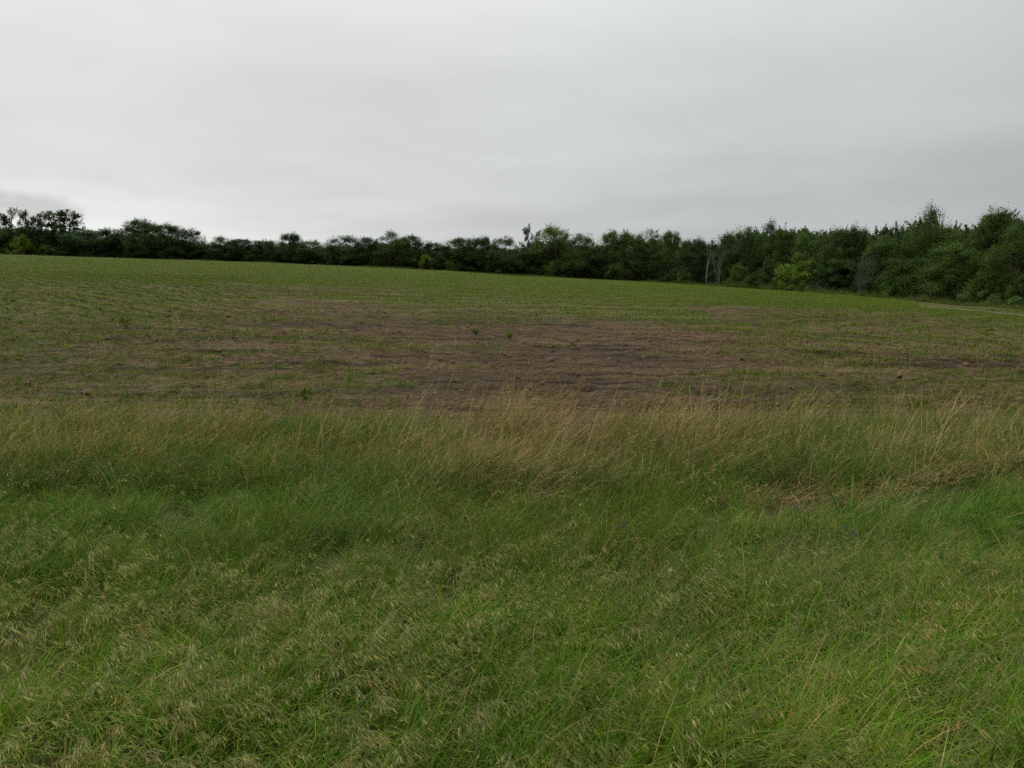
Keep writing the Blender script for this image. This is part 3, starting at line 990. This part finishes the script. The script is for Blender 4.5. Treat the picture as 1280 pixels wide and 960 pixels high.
def gen_tree(H=8.5, Rc=3.2, base=0.15, ncl=70, clr=0.85, nleaf=13000, leaf=0.21, shape="round", stems=1, shoots=20, hue=LEAFC, gap=0.0, leafmat=None, joined=False):
    """returns (trunk mesh, crown mesh): tapered stems with limbs, and leaf sprays at the limb ends"""
    wood = Soup(); s = Soup()
    tr = []
    for k in range(stems):
        lean = rng.normal(0, 0.10 + 0.12 * (stems > 1), 2)
        m = 7
        top = H * rng.uniform(0.72, 0.85)
        zz = np.linspace(-0.3, top, m)
        w = np.cumsum(rng.normal(0, 0.10, (m, 2)), 0)
        pts = np.stack([lean[0] * zz + w[:, 0], lean[1] * zz + w[:, 1], zz], 1)
        r0 = H * 0.020 / math.sqrt(stems) + 0.03
        wood.tube(pts, np.linspace(r0 * 1.25, 0.03, m), np.ones(3), 7)
        tr.append(pts)
    C = []
    tries = 0
    while len(C) < ncl and tries < 20000:
        tries += 1
        t = rng.random() ** 0.85
        h = (base + (1 - base) * t)
        if shape == "round": pr = math.sqrt(max(0, 1 - (2 * (t - 0.42) / 1.18) ** 2))
        elif shape == "flat": pr = 0.35 + 0.65 * min(1, t * 1.5) if t < 0.85 else 0.75
        elif shape == "column": pr = 0.8 * math.sin(math.pi * (0.15 + 0.8 * t)) + 0.1
        elif shape == "cone": pr = 1.05 - 0.9 * t
        else: pr = 1 - 0.75 * t ** 2           # mound
        rr = Rc * pr * math.sqrt(rng.uniform(0.18, 1.0)) * rng.uniform(0.82, 1.12)
        th = rng.uniform(0, 2 * math.pi)
        c = np.array([rr * math.cos(th), rr * math.sin(th), h * H - clr * 0.35])
        if gap > 0 and vnoise(np.array(c[0] * 0.55 + c[1] * 0.4 + 40), np.array(c[2] * 0.55 + 7), int(H * 100 + ncl)) < gap: continue
        C.append(c)
    for c in C:
        p = tr[rng.integers(0, len(tr))]
        d = math.hypot(c[0], c[1])
        zs = np.clip(c[2] - d * rng.uniform(0.35, 0.9), 0.1 * H * (base > 0.1) + 0.1, p[-1, 2] * 0.97)
        st = np.array([np.interp(zs, p[:, 2], p[:, 0]), np.interp(zs, p[:, 2], p[:, 1]), zs])
        mid = (st + c) / 2 + rng.normal(0, 0.12, 3) + np.array([0, 0, 0.12 * d])
        r1 = 0.025 + 0.012 * d
        wood.tube(np.array([st, (st + mid) / 2, mid, (mid + c) / 2, c]), [r1 * 1.3, r1, r1 * 0.7, r1 * 0.45, 0.012], np.ones(3), 4)
    per = nleaf / len(C)
    for c in C:
        n = int(per * rng.uniform(0.55, 1.45))
        r = clr * rng.uniform(0.6, 1.3)
        # several sub-sprays per cluster, so its edge is ragged
        m = 7
        sub = c + unit(rng.normal(size=(m, 3))) * (r * rng.uniform(0.25, 0.95, (m, 1))) * np.array([1, 1, 0.95])
        who = rng.integers(0, m, n)
        P = sub[who] + rng.normal(0, r * 0.27, (n, 3))
        nr = unit(unit(P - c) * 0.6 + rng.normal(0, 0.6, (n, 3)) + np.array([0, 0, 0.55]))
        l = leaf * rng.uniform(0.6, 1.3, n)
        cc = vary(vary(hue, 1, 0.16, 0.07)[0], n, 0.22, 0.07)
        leaves(s, P, nr, l, l * rng.uniform(0.45, 0.7, n), cc)
    # shoots that break the outline
    topC = sorted(C, key=lambda c: -(c[2] + 0.3 * math.hypot(c[0], c[1])))[:max(4, int(len(C) * 0.5))]
    for k in range(shoots):
        c = topC[rng.integers(0, len(topC))]
        d = unit(np.array([c[0], c[1], 0]) * 0.25 + np.array([0, 0, 1.0]) + rng.normal(0, 0.35, 3))
        L = rng.uniform(0.6, 1.3) * clr
        st = c + d * clr * 0.4
        n = 46
        tt = rng.random(n)
        P = st + d * (tt * L)[:, None] + rng.normal(0, 0.10, (n, 3)) * (1.25 - tt)[:, None] * clr * 1.2
        leaves(s, P, unit(rng.normal(size=(n, 3)) + np.array([0, 0, 0.5])), leaf * rng.uniform(0.6, 1.1, n), leaf * rng.uniform(0.3, 0.6, n), vary(hue, n, 0.25, 0.08))
        wood.tube(np.array([c, st, st + d * L]), [0.018, 0.014, 0.006], np.ones(3), 3)
    if joined:
        return s.mesh("wood_tree", leafmat or M_WOODLEAF)
    return wood.mesh("trunk", M_BARK, True), s.mesh("crown", leafmat or M_LEAF)


def gen_snag(H=7, stems=1, spread=0.5, depth=3, r0=0.14, twigs=5, mat=None):
    wood = Soup()

    def grow(p, d, L, r, lev):
        m = 4
        pts = [p]
        for i in range(m):
            d = unit(d + rng.normal(0, 0.14, 3))
            pts.append(pts[-1] + d * L / m)
        wood.tube(np.array(pts), np.linspace(r, r * 0.5, m + 1), np.ones(3), 6 if lev == 0 else 4)
        if lev < depth:
            for k in range(twigs if lev else twigs + 2):
                i = rng.integers(1, m + 1)
                dd = unit(d * 0.6 + rng.normal(0, spread, 3) + np.array([0, 0, 0.25]))
                grow(pts[i], dd, L * rng.uniform(0.35, 0.6), max(r * 0.42, 0.008), lev + 1)
    for k in range(stems):
        o = np.array([rng.normal(0, 0.5) * (stems > 1), rng.normal(0, 0.3) * (stems > 1), -0.2])
        grow(o, unit(np.array([rng.normal(0, 0.08), rng.normal(0, 0.08), 1.0])), H * rng.uniform(0.55, 0.8), r0 * rng.uniform(0.7, 1), 0)
    return wood.mesh("dead_wood", mat or M_DEAD, True)


# kinds of living tree: mesh pairs with their natural height and radius
KINDS = {}


def kind(name, n, **kw):
    KINDS[name] = [(*gen_tree(**kw), kw["H"], kw["Rc"]) for _ in range(n)]


kind("round", 3, H=8.5, Rc=3.4, base=0.02, ncl=46, clr=1.2, nleaf=27000, leaf=0.165, shape="round", shoots=5)
KINDS["round"] += [(*gen_tree(H=8.5, Rc=3.4, base=0.02, ncl=66, clr=1.05, nleaf=27000, leaf=0.165, shape="round", shoots=8), 8.5, 3.4)]
kind("ragged", 4, H=9.0, Rc=3.0, base=0.03, ncl=70, clr=1.0, nleaf=25000, leaf=0.165, shape="round", shoots=16, gap=0.16)
kind("open", 3, H=9.5, Rc=3.0, base=0.12, ncl=64, clr=0.72, nleaf=10000, shape="round", shoots=44, gap=0.36)
kind("column", 2, H=9.0, Rc=1.9, base=0.04, ncl=46, clr=0.85, nleaf=14000, leaf=0.17, shape="round", shoots=14)
kind("mound", 3, H=4.2, Rc=3.0, base=0.0, ncl=56, clr=0.62, nleaf=11000, leaf=0.17, shape="mound", stems=4, shoots=24)
kind("vine", 2, H=9.0, Rc=1.6, base=0.03, ncl=70, clr=0.55, nleaf=11000, leaf=0.18, shape="flat", shoots=30, stems=3, gap=0.25)
SNAGS = [gen_snag(7, 1, 0.42, 2, 0.16, 3), gen_snag(6.5, 3, 0.35, 2, 0.12, 3), gen_snag(5.5, 7, 0.45, 2, 0.06, 4, M_GREYTWIG), gen_snag(6, 1, 0.42, 3, 0.15, 5, M_BARK)]

GROUP_T = "trees along the far edge of the field"
GROUP_B = "bushes at the foot of the tree line"
kcount = {}


def place_tree(px, top, w, kd, label, tint=(1, 1, 1), off=2.0, name="tree", cat="tree", group=GROUP_T, base_dy=0.0):
    """a tree whose foot stands on the ground just behind the field edge in that direction"""
    u0 = (px - 640) / F / math.cos(PITCH)
    D, _ = edge(u0)
    y = float(D) + off
    u, dz = px_dir(px, top)
    x = u * y
    z0 = float(ground(x, y))
    h = max(1.0, EYE + dz * y - z0)
    width = w / F * y
    root = link(bpy.data.objects.new(name, None))
    root.empty_display_size = 0.5
    root.location = (x, y, z0)
    root.rotation_euler = (0, 0, rng.uniform(0, 6.28))
    tag(root, label, cat, group)
    if kd.startswith("snag"):
        me = SNAGS[int(kd[4])]
        zs = np.array([v.co for v in me.vertices])
        Hn = zs[:, 2].max(); Rn = np.abs(zs[:, :2]).max()
        o = link(bpy.data.objects.new("trunk", me)); o.parent = root
        o.scale = (width / 2 / Rn * 1.1, width / 2 / Rn * 1.1, h / Hn)
        return root
    lst = KINDS[kd]
    k = kcount[kd] = kcount.get(kd, -1) + 1
    tm, cm, H, Rc = lst[k % len(lst)]
    sc = (width / 2 / Rc, width / 2 / Rc, h / H * 0.97)
    t = link(bpy.data.objects.new("trunk", tm)); t.parent = root; t.scale = sc
    c = link(bpy.data.objects.new("crown", cm)); c.parent = root; c.scale = sc
    jt = rng.normal(1, 0.10)
    c.color = (tint[0] * jt * rng.normal(1, 0.05), tint[1] * jt, tint[2] * jt, 1)
    return root


DK, MD, LT, BL, YG, GY = (0.66, 0.66, 0.75), (0.95, 0.95, 0.92), (1.22, 1.20, 1.0), (0.72, 0.88, 1.05), (2.0, 1.85, 1.0), (1.0, 0.92, 1.1)
TREES = [
    (6, 258, 40, "open", "tall dark tree with ragged open crown at the cloud-bank end of the line", DK, 5),
    (36, 258, 36, "open", "tall gappy tree with sky showing under its crown, second from the line's end", DK, 5),
    (58, 264, 24, "vine", "thin crooked tree draped in vines beside the tall gappy trees", DK, 4),
    (84, 262, 32, "vine", "vine-clad forked tree rising above a broad blue-green crown", DK, 4),
    (100, 273, 17, "snag3", "small bare crooked tree leaning beside the vine-clad forked tree", MD, 5),
    (12, 290, 60, "round", "dark low crown filling in under the two tall gappy trees", DK, 7),
    (62, 292, 52, "round", "dark rounded tree under the thin vine-draped trees", DK, 7),
    (114, 287, 60, "round", "broad blue-green rounded tree next to the vine-clad forked tree", BL, 3),
    (149, 289, 22, "column", "narrow dark tree with a tufted tip beside the broad blue-green crown", DK, 4),
    (174, 277, 40, "ragged", "tufted tree at the tall end of a long sloping run of crowns", DK, 3),
    (203, 283, 52, "round", "wide dark grey-green tree halfway down the sloping run of crowns", GY, 3),
    (234, 290, 42, "round", "dull green tree at the low end of the sloping run of crowns", DK, 4),
    (251, 295, 16, "snag3", "thin bare treetop twigs poking over the end of the sloping crowns", MD, 6),
    (272, 301, 40, "round", "low dark tree just past the thin bare treetop twigs", DK, 3),
    (300, 302, 40, "ragged", "low tree with small knobbly peaks behind a bright shrub", DK, 3),
    (330, 302, 38, "round", "low even-topped dark tree before the small domed tree", BL, 4),
    (363, 296, 30, "round", "small domed tree standing just over its even-topped neighbours", DK, 3),
    (392, 304, 42, "ragged", "low bluish tree in the dip after the small domed tree", BL, 3),
    (430, 299, 42, "round", "dark tree with a flat tufted top at a dip in the line", DK, 3),
    (460, 301, 32, "ragged", "small ragged dark tree tucked against a taller pale green crown", DK, 4),
    (486, 295, 40, "round", "mid-green rounded tree, tallest of its low stretch of the line", LT, 3),
    (512, 297, 34, "ragged", "mottled green tree sharing a top with the mid-green rounded tree", MD, 3),
    (545, 304, 36, "round", "low dark tree behind the pale yellow-green shrub", DK, 4),
    (577, 300, 42, "ragged", "two-peaked dark tree beyond the pale yellow-green shrub", MD, 3),
    (603, 298, 28, "round", "small peaked dark tree beside the two-peaked tree", DK, 4),
    (632, 300, 38, "ragged", "green tree just before the line steps up to the slim tall tree", MD, 3),
    (664, 284, 24, "open", "slim tall tree with a feathery see-through crown and bare lower trunk", MD, 5),
    (664, 306, 30, "column", "dark leafy tree hiding the foot of the slim feathery tree", DK, 3),
    (692, 286, 44, "ragged", "tall lobed green tree next to the slim feathery tree", LT, 4),
    (724, 297, 38, "round", "rounded green tree sloping down from the tall lobed tree", MD, 3),
    (746, 304, 24, "open", "thin greyish tree with open twigs in a notch of the line", GY, 5),
    (746, 314, 36, "round", "short dark tree below the thin greyish open-twigged tree", DK, 3),
    (763, 291, 28, "ragged", "upright leafy tree with a notched top beside the thin greyish tree", MD, 4),
    (790, 289, 46, "round", "broad domed tree with bright leaf tufts on its crest", MD, 3),
    (815, 292, 26, "column", "narrow tree whose single tip rises beside the broad domed tree", MD, 4),
    (838, 292, 30, "ragged", "light green tree with a pale flat top before the grey dead trunks", LT, 3),
    (868, 301, 44, "round", "very dark low tree behind the first grey dead trunk", DK, 4),
    (885, 300, 18, "snag0", "pale grey dead trunk standing alone against dark leaves", MD, -1.5),
    (901, 298, 22, "snag1", "group of pale broken dead stems growing from one foot", MD, -1.5),
    (914, 289, 40, "ragged", "grey-green thin-leaved tree behind the pale broken dead stems", GY, 4),
    (936, 283, 44, "round", "olive tree rising behind the low bright bushes near the dead stems", MD, 5),
    (963, 279, 46, "round", "wide dark green tree below the spiky treetop", MD, 6),
    (986, 275, 34, "column", "spiky-topped tree with upright leaf sprays on the skyline", MD, 6),
    (1017, 285, 54, "round", "level-topped green tree behind the yellow-green small tree", MD, 5),
    (1050, 285, 50, "ragged", "green tree with a knobbly level top above the dead grey thicket", MD, 5),
    (1073, 281, 38, "round", "dark tufted tree topping the dead grey thicket", DK, 7),
    (1098, 278, 32, "open", "thin-crowned tree with sky showing between its leaf clumps", DK, 8),
    (1122, 277, 32, "open", "small clumpy-headed tree beside the big round dome", DK, 8),
    (1110, 296, 62, "round", "full leafy crown below the two thin clumpy-headed trees", MD, 5),
    (1167, 262, 60, "round", "big round domed tree standing high over the line", MD, 7),
    (1205, 281, 52, "round", "mid-height tree filling the dip between the two highest crowns", LT, 6),
    (1246, 261, 66, "ragged", "highest tree of the nearer end with sprigs sticking out of its crown", MD, 7),
    (1286, 268, 60, "round", "tall leafy tree cut by the picture edge above the dirt track", MD, 6),
    (1080, 306, 60, "snag2", "dead grey thicket of bare upright branches", MD, -1.0),
    (1000, 320, 70, "mound", "yellow-green small tree bright against the dark wood", YG, -0.5),
    (1195, 303, 76, "round", "bright-topped spreading tree standing forward over the track verge", LT, 1.5),
    (1264, 288, 62, "round", "leafy mid-green tree in front of the tallest crowns by the track", LT, 2.5),
    (1140, 318, 66, "round", "dark spreading tree low in front of the big round dome", MD, 1.5),
    (1046, 322, 60, "round", "dark tree between the yellow-green small tree and the grey thicket", MD, 2.5),
]
for a in TREES:
    if 100 < a[0] < 900: a = (a[0], a[1] - 3 - 2.5 * rng.random(), a[2] * 1.2, *a[3:])
    dead = a[3].startswith("snag")
    place_tree(a[0], a[1], a[2], a[3], a[4], a[5], a[6], "dead_tree" if dead else "tree", "dead tree" if dead else "tree", None if dead else GROUP_T)

BUSHES = [
    (26, 294, 34, "bright yellow-green bush in front of the tall gappy trees", YG, 1.0),
    (58, 306, 26, "small olive bush beside the bright yellow-green bush", LT, 0.8),
    (312, 314, 22, "bright green shrub low against the even-topped dark trees", LT, 1.0),
    (414, 313, 30, "dull green shrub at the dip past the small domed tree", MD, 1.0),
    (532, 318, 24, "pale yellow-green shrub at the crop's edge by the tree line", YG, 0.6),
    (566, 322, 26, "mid-green shrub right after the pale yellow-green shrub", LT, 0.8),
    (700, 325, 34, "dark shrub under the tall lobed tree", MD, 0.6),
    (770, 330, 36, "dark shrub under the broad domed tree", MD, 0.6),
    (855, 336, 24, "small round bush standing out before the dark wood and dead trunks", LT, -2.0),
    (925, 330, 38, "leafy bush beside the pale broken dead stems", LT, -0.5),
    (948, 341, 40, "low dark-green bush between the dead stems and the yellow-green small tree", MD, -1.5),
    (968, 318, 44, "bright green bush behind the yellow-green small tree", LT, 1.0),
    (1030, 343, 40, "tangled dark bush behind the fallen branches", DK, -0.5),
    (1112, 350, 36, "olive bush beside the dead grey thicket", LT, -1.0),
    (1150, 352, 40, "dark bush under the low spreading tree by the track", MD, -0.5),
    (1232, 340, 52, "yellowish-leaved bush over the pale shrubs by the track", LT, 0.3),
    (1278, 345, 44, "dark bush at the picture edge behind the pale shrubs", MD, 0.3),
]
for px, top, w, lab, tint, off in BUSHES:
    place_tree(px, top, w, "mound", lab, tint, off, "bush", "bush", GROUP_B)

PALE_B = [
    (1206, 363, 20, "pale whitish-green shrub by the dark hollow under the trees"),
    (1243, 368, 26, "pale whitish-green shrub beneath the yellowish-leaved bush"),
    (1270, 370, 24, "pale whitish-green shrub beside the picture edge and the track"),
]
for px, top, w, lab in PALE_B:
    place_tree(px, top, w, "mound", lab, (2.0, 1.9, 2.4), -1.2, "pale_shrub", "bush", GROUP_B)


# the wood behind the first trees, read as one mass
def build_wood():
    src = [gen_tree(H=8.5, Rc=3.4, base=0.02, ncl=60, clr=0.9, nleaf=8000, leaf=0.26, shape=sh, shoots=16, joined=True) for sh in ("round", "flat", "round")]
    SX = np.array([-400, 0, 90, 110, 150, 170, 250, 280, 360, 400, 430, 490, 540, 600, 650, 690, 740, 790, 850, 890, 920, 990, 1050, 1140, 1170, 1210, 1250, 1300, 1700.])
    SY = np.array([270, 284, 286, 289, 296, 287, 302, 307, 303, 309, 305, 302, 309, 305, 309, 297, 309, 297, 303, 308, 295, 285, 290, 286, 273, 287, 270, 274, 260.])
    P, Sc, Ti = [], [], []
    for row in range(4):
        px = -380.0
        while px < 1660:
            u0 = (px - 640) / F
            D, _ = edge(u0); y = float(D) + 9 + row * 6 + rng.uniform(-2, 2)
            py = float(np.interp(px, SX, SY)) + 0.5 + row * 1.0 + rng.uniform(-1, 4)
            u, dz = px_dir(px, py)
            x = u * y; z0 = float(ground(x, y)); h = max(3, EYE + dz * y - z0)
            P.append((x, y, z0)); w = rng.uniform(0.95, 1.35)
            Sc.append((w, w, h / 8.5)); Ti.append(vary((0.85, 0.85, 0.85), 1, 0.15, 0.06)[0])
            px += rng.uniform(3.6, 5.6) / y * F
    src.append(gen_tree(H=4.2, Rc=3.0, base=0.0, ncl=50, clr=0.7, nleaf=6000, leaf=0.24, shape="mound", shoots=8, joined=True))
    kinds = list(rng.integers(0, 3, len(P)))
    for row in range(3):
        px = -380.0
        while px < 1660:
            u0 = (px - 640) / F
            D, _ = edge(u0); y = float(D) + 4.5 + row * 5 + rng.uniform(-1, 1); x = u0 * y
            P.append((x, y, float(ground(x, y)) - 0.3)); w = rng.uniform(0.7, 1.0)
            Sc.append((w, w, rng.uniform(0.6, 0.85))); Ti.append(vary((0.75, 0.75, 0.8), 1, 0.15, 0.06)[0]); kinds.append(3)
            px += rng.uniform(1.8, 2.6) / y * F
    n = len(P)
    scatter("woodland", src, P, np.stack([np.zeros(n), np.zeros(n), rng.uniform(0, 6.28, n)], 1), Sc, kinds, Ti, "dark mass of wood behind the first row of trees")


build_wood()


# tall weeds along the foot of the trees
def build_margin():
    src = [clump_fine(i, 46, 0.35, 0.9, 0.22, 0.08, 0.008, 0.018, OLIVE * np.array((0.85, 0.95, 1.6))) for i in range(4)]
    X, Y = [], []
    for k in range(5200):
        px = rng.uniform(-120, 1420)
        u0 = (px - 640) / F / math.cos(PITCH)
        D, _ = edge(u0)
        deep = np.interp(px, [0, 600, 720, 900, 1000, 1280], [1.2, 1.5, 3.0, 6.0, 6.5, 7.5])
        y = float(D) - rng.uniform(-1.5, 1) * 0.8 - deep * rng.random() ** 1.5
        X.append(u0 * y); Y.append(y)
    x, y = np.array(X), np.array(Y)
    g = fbm(x * 0.15, y * 0.3, 301, 3)
    hz = (0.35 + 0.9 * sstep(g, 0.4, 0.7)) * np.interp(x / y, [-1, 0.1, 0.25, 1], [0.35, 0.5, 1.35, 1.1])
    put("field_margin_weeds", src, x, y, -0.03, 0, 3, 0.8, 1.3, tints(len(x), (0.95, 0.98, 1.0), 0.18, 0.07), 0.1, "tall pale weeds and grass along the foot of the trees", hz)


build_margin()


# ------------------------------------------------------------------ single things in the field
def weed_plant(px, py, h, label):
    x, y = ground_at_px(px, py, 9)
    lf, st = Soup(), Soup()
    tips = np.stack([rng.normal(0, 0.42, 16) * h, rng.normal(0, 0.36, 16) * h, h * rng.uniform(0.35, 1.0, 16)], 1)
    for k, tip in enumerate(tips):
        mid = tip * np.array([0.45, 0.45, 0.6]) + rng.normal(0, 0.03, 3) * h
        st.tube(np.array([[0, 0, -0.03], mid, tip]), [0.006, 0.004, 0.002], np.array((0.10, 0.15, 0.04)), 3)
        n = 34
        tt = rng.uniform(0.25, 1.05, n)[:, None]
        P = mid + (tip - mid) * tt + rng.normal(0, 0.09 * h, (n, 3))
        leaves(lf, P, unit(rng.normal(0, 0.7, (n, 3)) + np.array([0, 0, 0.8])), h * rng.uniform(0.10, 0.24, n), h * rng.uniform(0.05, 0.11, n), vary((0.135, 0.18, 0.03), n, 0.25, 0.08))
    root = link(bpy.data.objects.new("weed_plant", None)); root.location = (x, y, float(ground(x, y))); root.empty_display_size = 0.2
    root.rotation_euler = (0, 0, rng.uniform(0, 6.28))
    tag(root, label, "weed", "tall weeds in the field")
    a = link(bpy.data.objects.new("stem", st.mesh("weed_stem", M_PLANT))); a.parent = root; a["kind"] = "stuff"
    b = link(bpy.data.objects.new("foliage", lf.mesh("weed_foliage", M_PLANT))); b.parent = root


weed_plant(158, 409, 0.34, "dark upright weed alone on thin soil among straight rows")
weed_plant(595, 419, 0.21, "bushy green weed on the bare brown patch")
weed_plant(637, 424, 0.18, "smaller green weed on bare brown soil near the bushy green weed")
weed_plant(382, 500, 0.2, "green weed on brown soil just behind the tall grass")


def grass_tussock(px, py, size, label, n=26):
    x, y = ground_at_px(px, py, 1.2)
    me = clump_broad(0, n, 0.35 * size, 0.75 * size, M_PLANT, (0.010, 0.020), np.array((0.085, 0.145, 0.020)))
    o = link(bpy.data.objects.new("grass_tussock", me)); o.location = (x, y, float(ground(x, y)) - 0.02)
    tag(o, label, "tussock", "broad-bladed tussocks in the verge")


grass_tussock(862, 770, 0.85, "large dark tussock of arching broad blades half-way up the verge")
grass_tussock(868, 1000, 0.9, "bright broad-bladed tussock at the picture's lower edge")
grass_tussock(1268, 1000, 0.8, "broad-bladed tussock in the corner of the near grass")
grass_tussock(480, 690, 0.75, "small tussock of fresh blades below the dry tangle")
grass_tussock(1060, 660, 0.8, "fresh green tussock beside the flattened straw")


def build_fallen():
    for k, (p0, p1, r, lab) in enumerate((((985, 352), (1042, 363), 0.11, "long grey fallen branch sloping down beside the yellow-green small tree"), ((1012, 351), (1034, 361), 0.07, "shorter fallen branch lying on the long grey one"))):
        D0 = float(edge((p0[0] - 640) / F)[0]) - 2.0; D1 = float(edge((p1[0] - 640) / F)[0]) - 3.0
        u, dz = px_dir(*p0); a = np.array([u * D0, D0, EYE + dz * D0])
        u, dz = px_dir(*p1); b = np.array([u * D1, D1, EYE + dz * D1])
        b[2] = float(ground(b[0], b[1])) + 0.1
        s = Soup()
        pts = [a + (b - a) * t + np.array([0, 0, 0.25 * math.sin(3.1 * t)]) + rng.normal(0, 0.06, 3) for t in np.linspace(0, 1, 7)]
        s.tube(np.array(pts), np.linspace(r, r * 0.4, 7), np.ones(3), 6)
        tws = []
        for j in range(9):
            tw = Soup()
            q = pts[rng.integers(1, 6)]
            d = unit(rng.normal(0, 1, 3) + np.array([0.3, 0, 0.5])) * rng.uniform(0.5, 1.4)
            tw.tube(np.array([q, q + d * 0.5 + rng.normal(0, 0.05, 3), q + d]), [0.04, 0.025, 0.01], np.ones(3), 4)
            tws.append(tw)
        o = link(bpy.data.objects.new("fallen_branch", s.mesh("fallen_branch", M_GREYTWIG, True)))
        tag(o, lab, "branch", "fallen branches")
        for tw in tws:
            c = link(bpy.data.objects.new("twig", tw.mesh("twig", M_GREYTWIG, True))); c.parent = o


build_fallen()


def blue_flower(px, py, label):
    x, y = ground_at_px(px, py + 28, 3)
    st, pe = Soup(), Soup()
    for k in range(3):
        top = np.array([rng.normal(0, 0.035), rng.normal(0, 0.05), rng.uniform(0.22, 0.29)])
        st.tube(np.array([[0, 0, -0.03], top * 0.6 + np.array([0.01, 0, 0]), top]), [0.003, 0.0025, 0.002], np.array((0.08, 0.14, 0.03)), 4)
        for j in range(2):
            c = top + rng.normal(0, 0.015, 3)
            a = np.arange(6) * math.pi / 3 + rng.uniform(0, 1)
            d = np.stack([np.cos(a), np.sin(a), np.full(6, 0.35)], 1)
            pe.slivers(np.tile(c, (6, 1)), d, np.full(6, 0.016), np.full(6, 0.009), vary((0.10, 0.105, 0.17), 6, 0.15, 0.05), False)
    root = link(bpy.data.objects.new("wildflower", None)); root.location = (x, y, float(ground(x, y))); root.empty_display_size = 0.1
    tag(root, label, "flower", "blue wildflowers in the verge")
    o = link(bpy.data.objects.new("stem", st.mesh("flower_stem", M_PLANT))); o.parent = root
    o = link(bpy.data.objects.new("petals", pe.mesh("flower_petals", M_PLANT))); o.parent = root; o["kind"] = "stuff"


blue_flower(763, 672, "small blue wildflower in the middle of the verge")
blue_flower(1003, 650, "small blue wildflower just below the flattened straw")
blue_flower(1055, 680, "small blue wildflower in deep green grass before the flattened straw")
